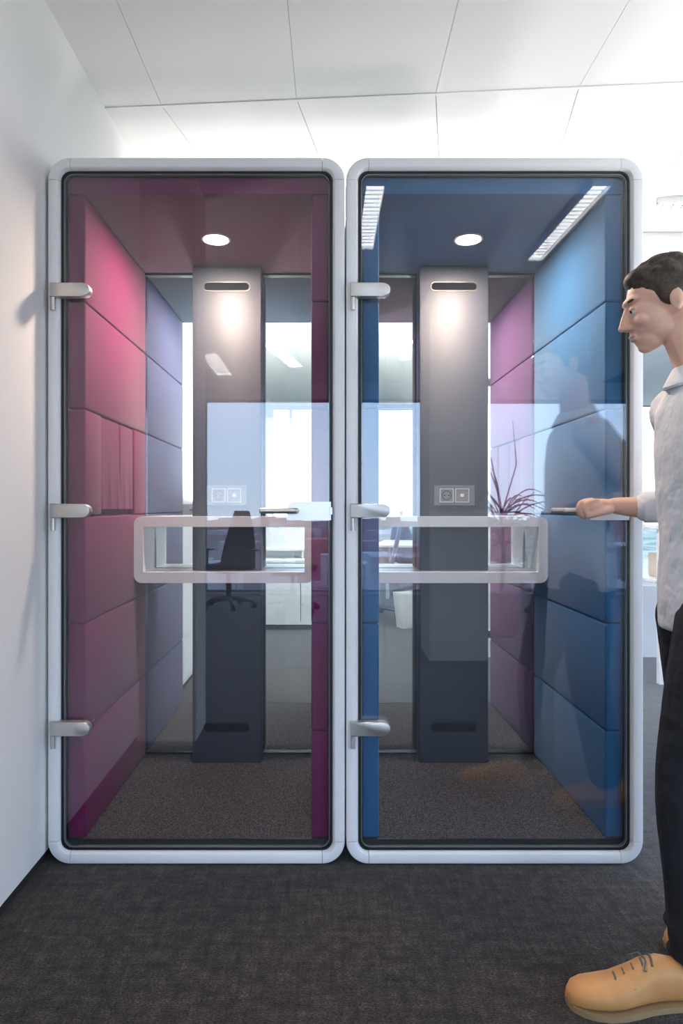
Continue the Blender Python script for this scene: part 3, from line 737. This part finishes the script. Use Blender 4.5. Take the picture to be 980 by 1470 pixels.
# shoes: toe towards -x
def shoe(heel, rz, lab):
    Ms = Matrix.Translation(heel) @ Matrix.Rotation(rz, 4, 'Z')
    # sections along x: (x, half width, height, y shift)
    S = [(0.0, .020, .052, 0), (-.012, .032, .072, 0), (-.04, .037, .088, 0), (-.08, .036, .098, 0), (-.12, .037, .094, -.002), (-.155, .042, .078, -.004), (-.19, .047, .062, -.004), (-.225, .049, .054, -.001), (-.255, .046, .049, .004), (-.278, .037, .042, .008), (-.294, .021, .030, .010), (-.299, .008, .022, .011)]
    b = bmesh.new(); n = 20; rows = []
    for x, hw, h, ys in S:
        row = []
        for k in range(n):
            a = 2*PI*k/n; cc, ss = math.cos(a), math.sin(a)
            yy = math.copysign(abs(cc)**.8, cc)*hw*(1.0 if ss < .3 else 1-.22*(ss-.3)); zz = .009+h*.5*(1+math.copysign(abs(ss)**.75, ss))
            row.append(b.verts.new((x, yy+ys, zz)))
        rows.append(row)
    for i in range(len(rows)-1):
        for k in range(n): b.faces.new((rows[i][k], rows[i][(k+1) % n], rows[i+1][(k+1) % n], rows[i+1][k]))
    b.faces.new(rows[0]); b.faces.new(rows[-1][::-1])
    bmesh.ops.subdivide_edges(b, edges=b.edges[:], cuts=1, smooth=.6)
    sh = child_of_man(ob('shoe', b, M_SHOE, None, True, Ms))
    b = bmesh.new(); up = [(x, hw+.005, ys) for x, hw, h, ys in S]
    O = [(x, ys+hw) for x, hw, ys in up]+[(x, ys-hw) for x, hw, ys in reversed(up)]
    O = [(.005, .018)]+O+[(.005, -.018)]
    extr(b, O, 0.0, .014)
    so = ob('sole', b, M_SOLE, None, True, Ms); so.parent = sh
    b = bmesh.new()
    for q in range(5):
        x = -.105-q*.022; h = .009+(.099, .090, .079, .069, .062)[q]+.001
        tube(b, [Ms @ Vector((x-.004, -.022, h-.011)), Ms @ Vector((x, -.010, h-.001)), Ms @ Vector((x+.004, .006, h)), Ms @ Vector((x+.008, .020, h-.010))], .0028, 6)
    for s in (-1, 1):
        tube(b, [Ms @ Vector((-.115, 0, .103)), Ms @ Vector((-.122, s*.016, .108)), Ms @ Vector((-.134, s*.030, .094)), Ms @ Vector((-.124, s*.024, .090)), Ms @ Vector((-.116, 0, .101))], .0024, 6)
    la = ob('laces', b, M_LACE, None, True); la.parent = sh
    b = bmesh.new()
    seam = [Ms @ Vector((x, ys-hw*.93, z)) for x, hw, ys, z in ((-.10, .038, 0, .055), (-.14, .041, 0, .060), (-.165, .044, -.003, .064))]
    tube(b, seam, .0012, 5); ob('seam', b, M_SOLE, None, True).parent = sh
    return sh
shoe((.868, 1.618, 0), math.radians(6), ''); shoe((1.20, 1.80, 0), math.radians(2), '')

# ------------------------------------------------------------------ added floor uplighters, out of view, put in to brighten ceiling and far room
def uplighter(x, y, power, label, h=1.86, k_=1.0):
    T = empty('added_uplight', (x, y, 0)); tag(T, label, 'added lamp')
    ob('base', cyl(bmesh.new(), (0, 0, 0), (0, 0, .02), .15*k_, .145*k_, 32), M_CHM, T, True)
    ob('pole', cyl(bmesh.new(), (0, 0, .02), (0, 0, h-.05), .012, n=12), M_CHM, T, True)
    b = bmesh.new(); n = 32
    rows = [[b.verts.new((k_*r*math.cos(2*PI*k/n), k_*r*math.sin(2*PI*k/n), z)) for k in range(n)] for r, z in ((.026, h-.06), (.12, h-.045), (.19, h), (.186, h), (.115, h-.040), (.02, h-.052))]
    for i in range(5):
        for k in range(n): b.faces.new((rows[i][k], rows[i][(k+1) % n], rows[i+1][(k+1) % n], rows[i+1][k]))
    ob('lamp_shade', b, M_CHM, T, True)
    l = bpy.data.lights.new('added_fill_light', 'AREA'); l.shape = 'DISK'; l.size = .34*k_; l.energy = power; l.color = (1, .985, .96)
    lo = bpy.data.objects.new('added_fill_light', l); lo.location = (0, 0, h-.004); lo.rotation_euler = (PI, 0, 0); C.objects.link(lo); lo.parent = T
uplighter(2.4, 1.5, 26, 'added floor uplighter, out of view right of the man', 1.2)
uplighter(1.75, 4.75, 26, 'added floor uplighter hidden behind the blue booths', 1.2)
uplighter(-.64, 4.75, 42, 'added floor uplighter hidden behind the magenta booth column', 1.2, .8)
uplighter(.98, 5.9, 48, 'added floor uplighter hidden behind the blue booth column', 1.2, .7)
uplighter(-2.2, -.2, 26, 'added floor uplighter, out of view left of the photographer', 1.2)
# added light bars, hidden on the booth roofs, to brighten the ceiling above
for cx, lab in ((BX1, 'added unseen light bar on the roof of the rear booth by the wall'), (BX2, 'added unseen light bar on the roof of the rear booth away from the wall')):
    T = empty('added_roof_bar', (cx, 3.45, 2.293)); tag(T, lab, 'added light bar')
    ob('housing', bx(-.42, .42, -.05, .05, 0, .03, bev=.003), M_CHM, T)
    ob('diffuser', bx(-.40, .40, -.04, .04, .03, .033), M_WHITE, T)
    l = bpy.data.lights.new('added_bar_light', 'AREA'); l.shape = 'RECTANGLE'; l.size = .8; l.size_y = .08; l.energy = 1.5; l.color = (1, .985, .96)
    lo = bpy.data.objects.new('added_bar_light', l); lo.location = (0, 0, .036); lo.rotation_euler = (PI, 0, 0); C.objects.link(lo); lo.parent = T
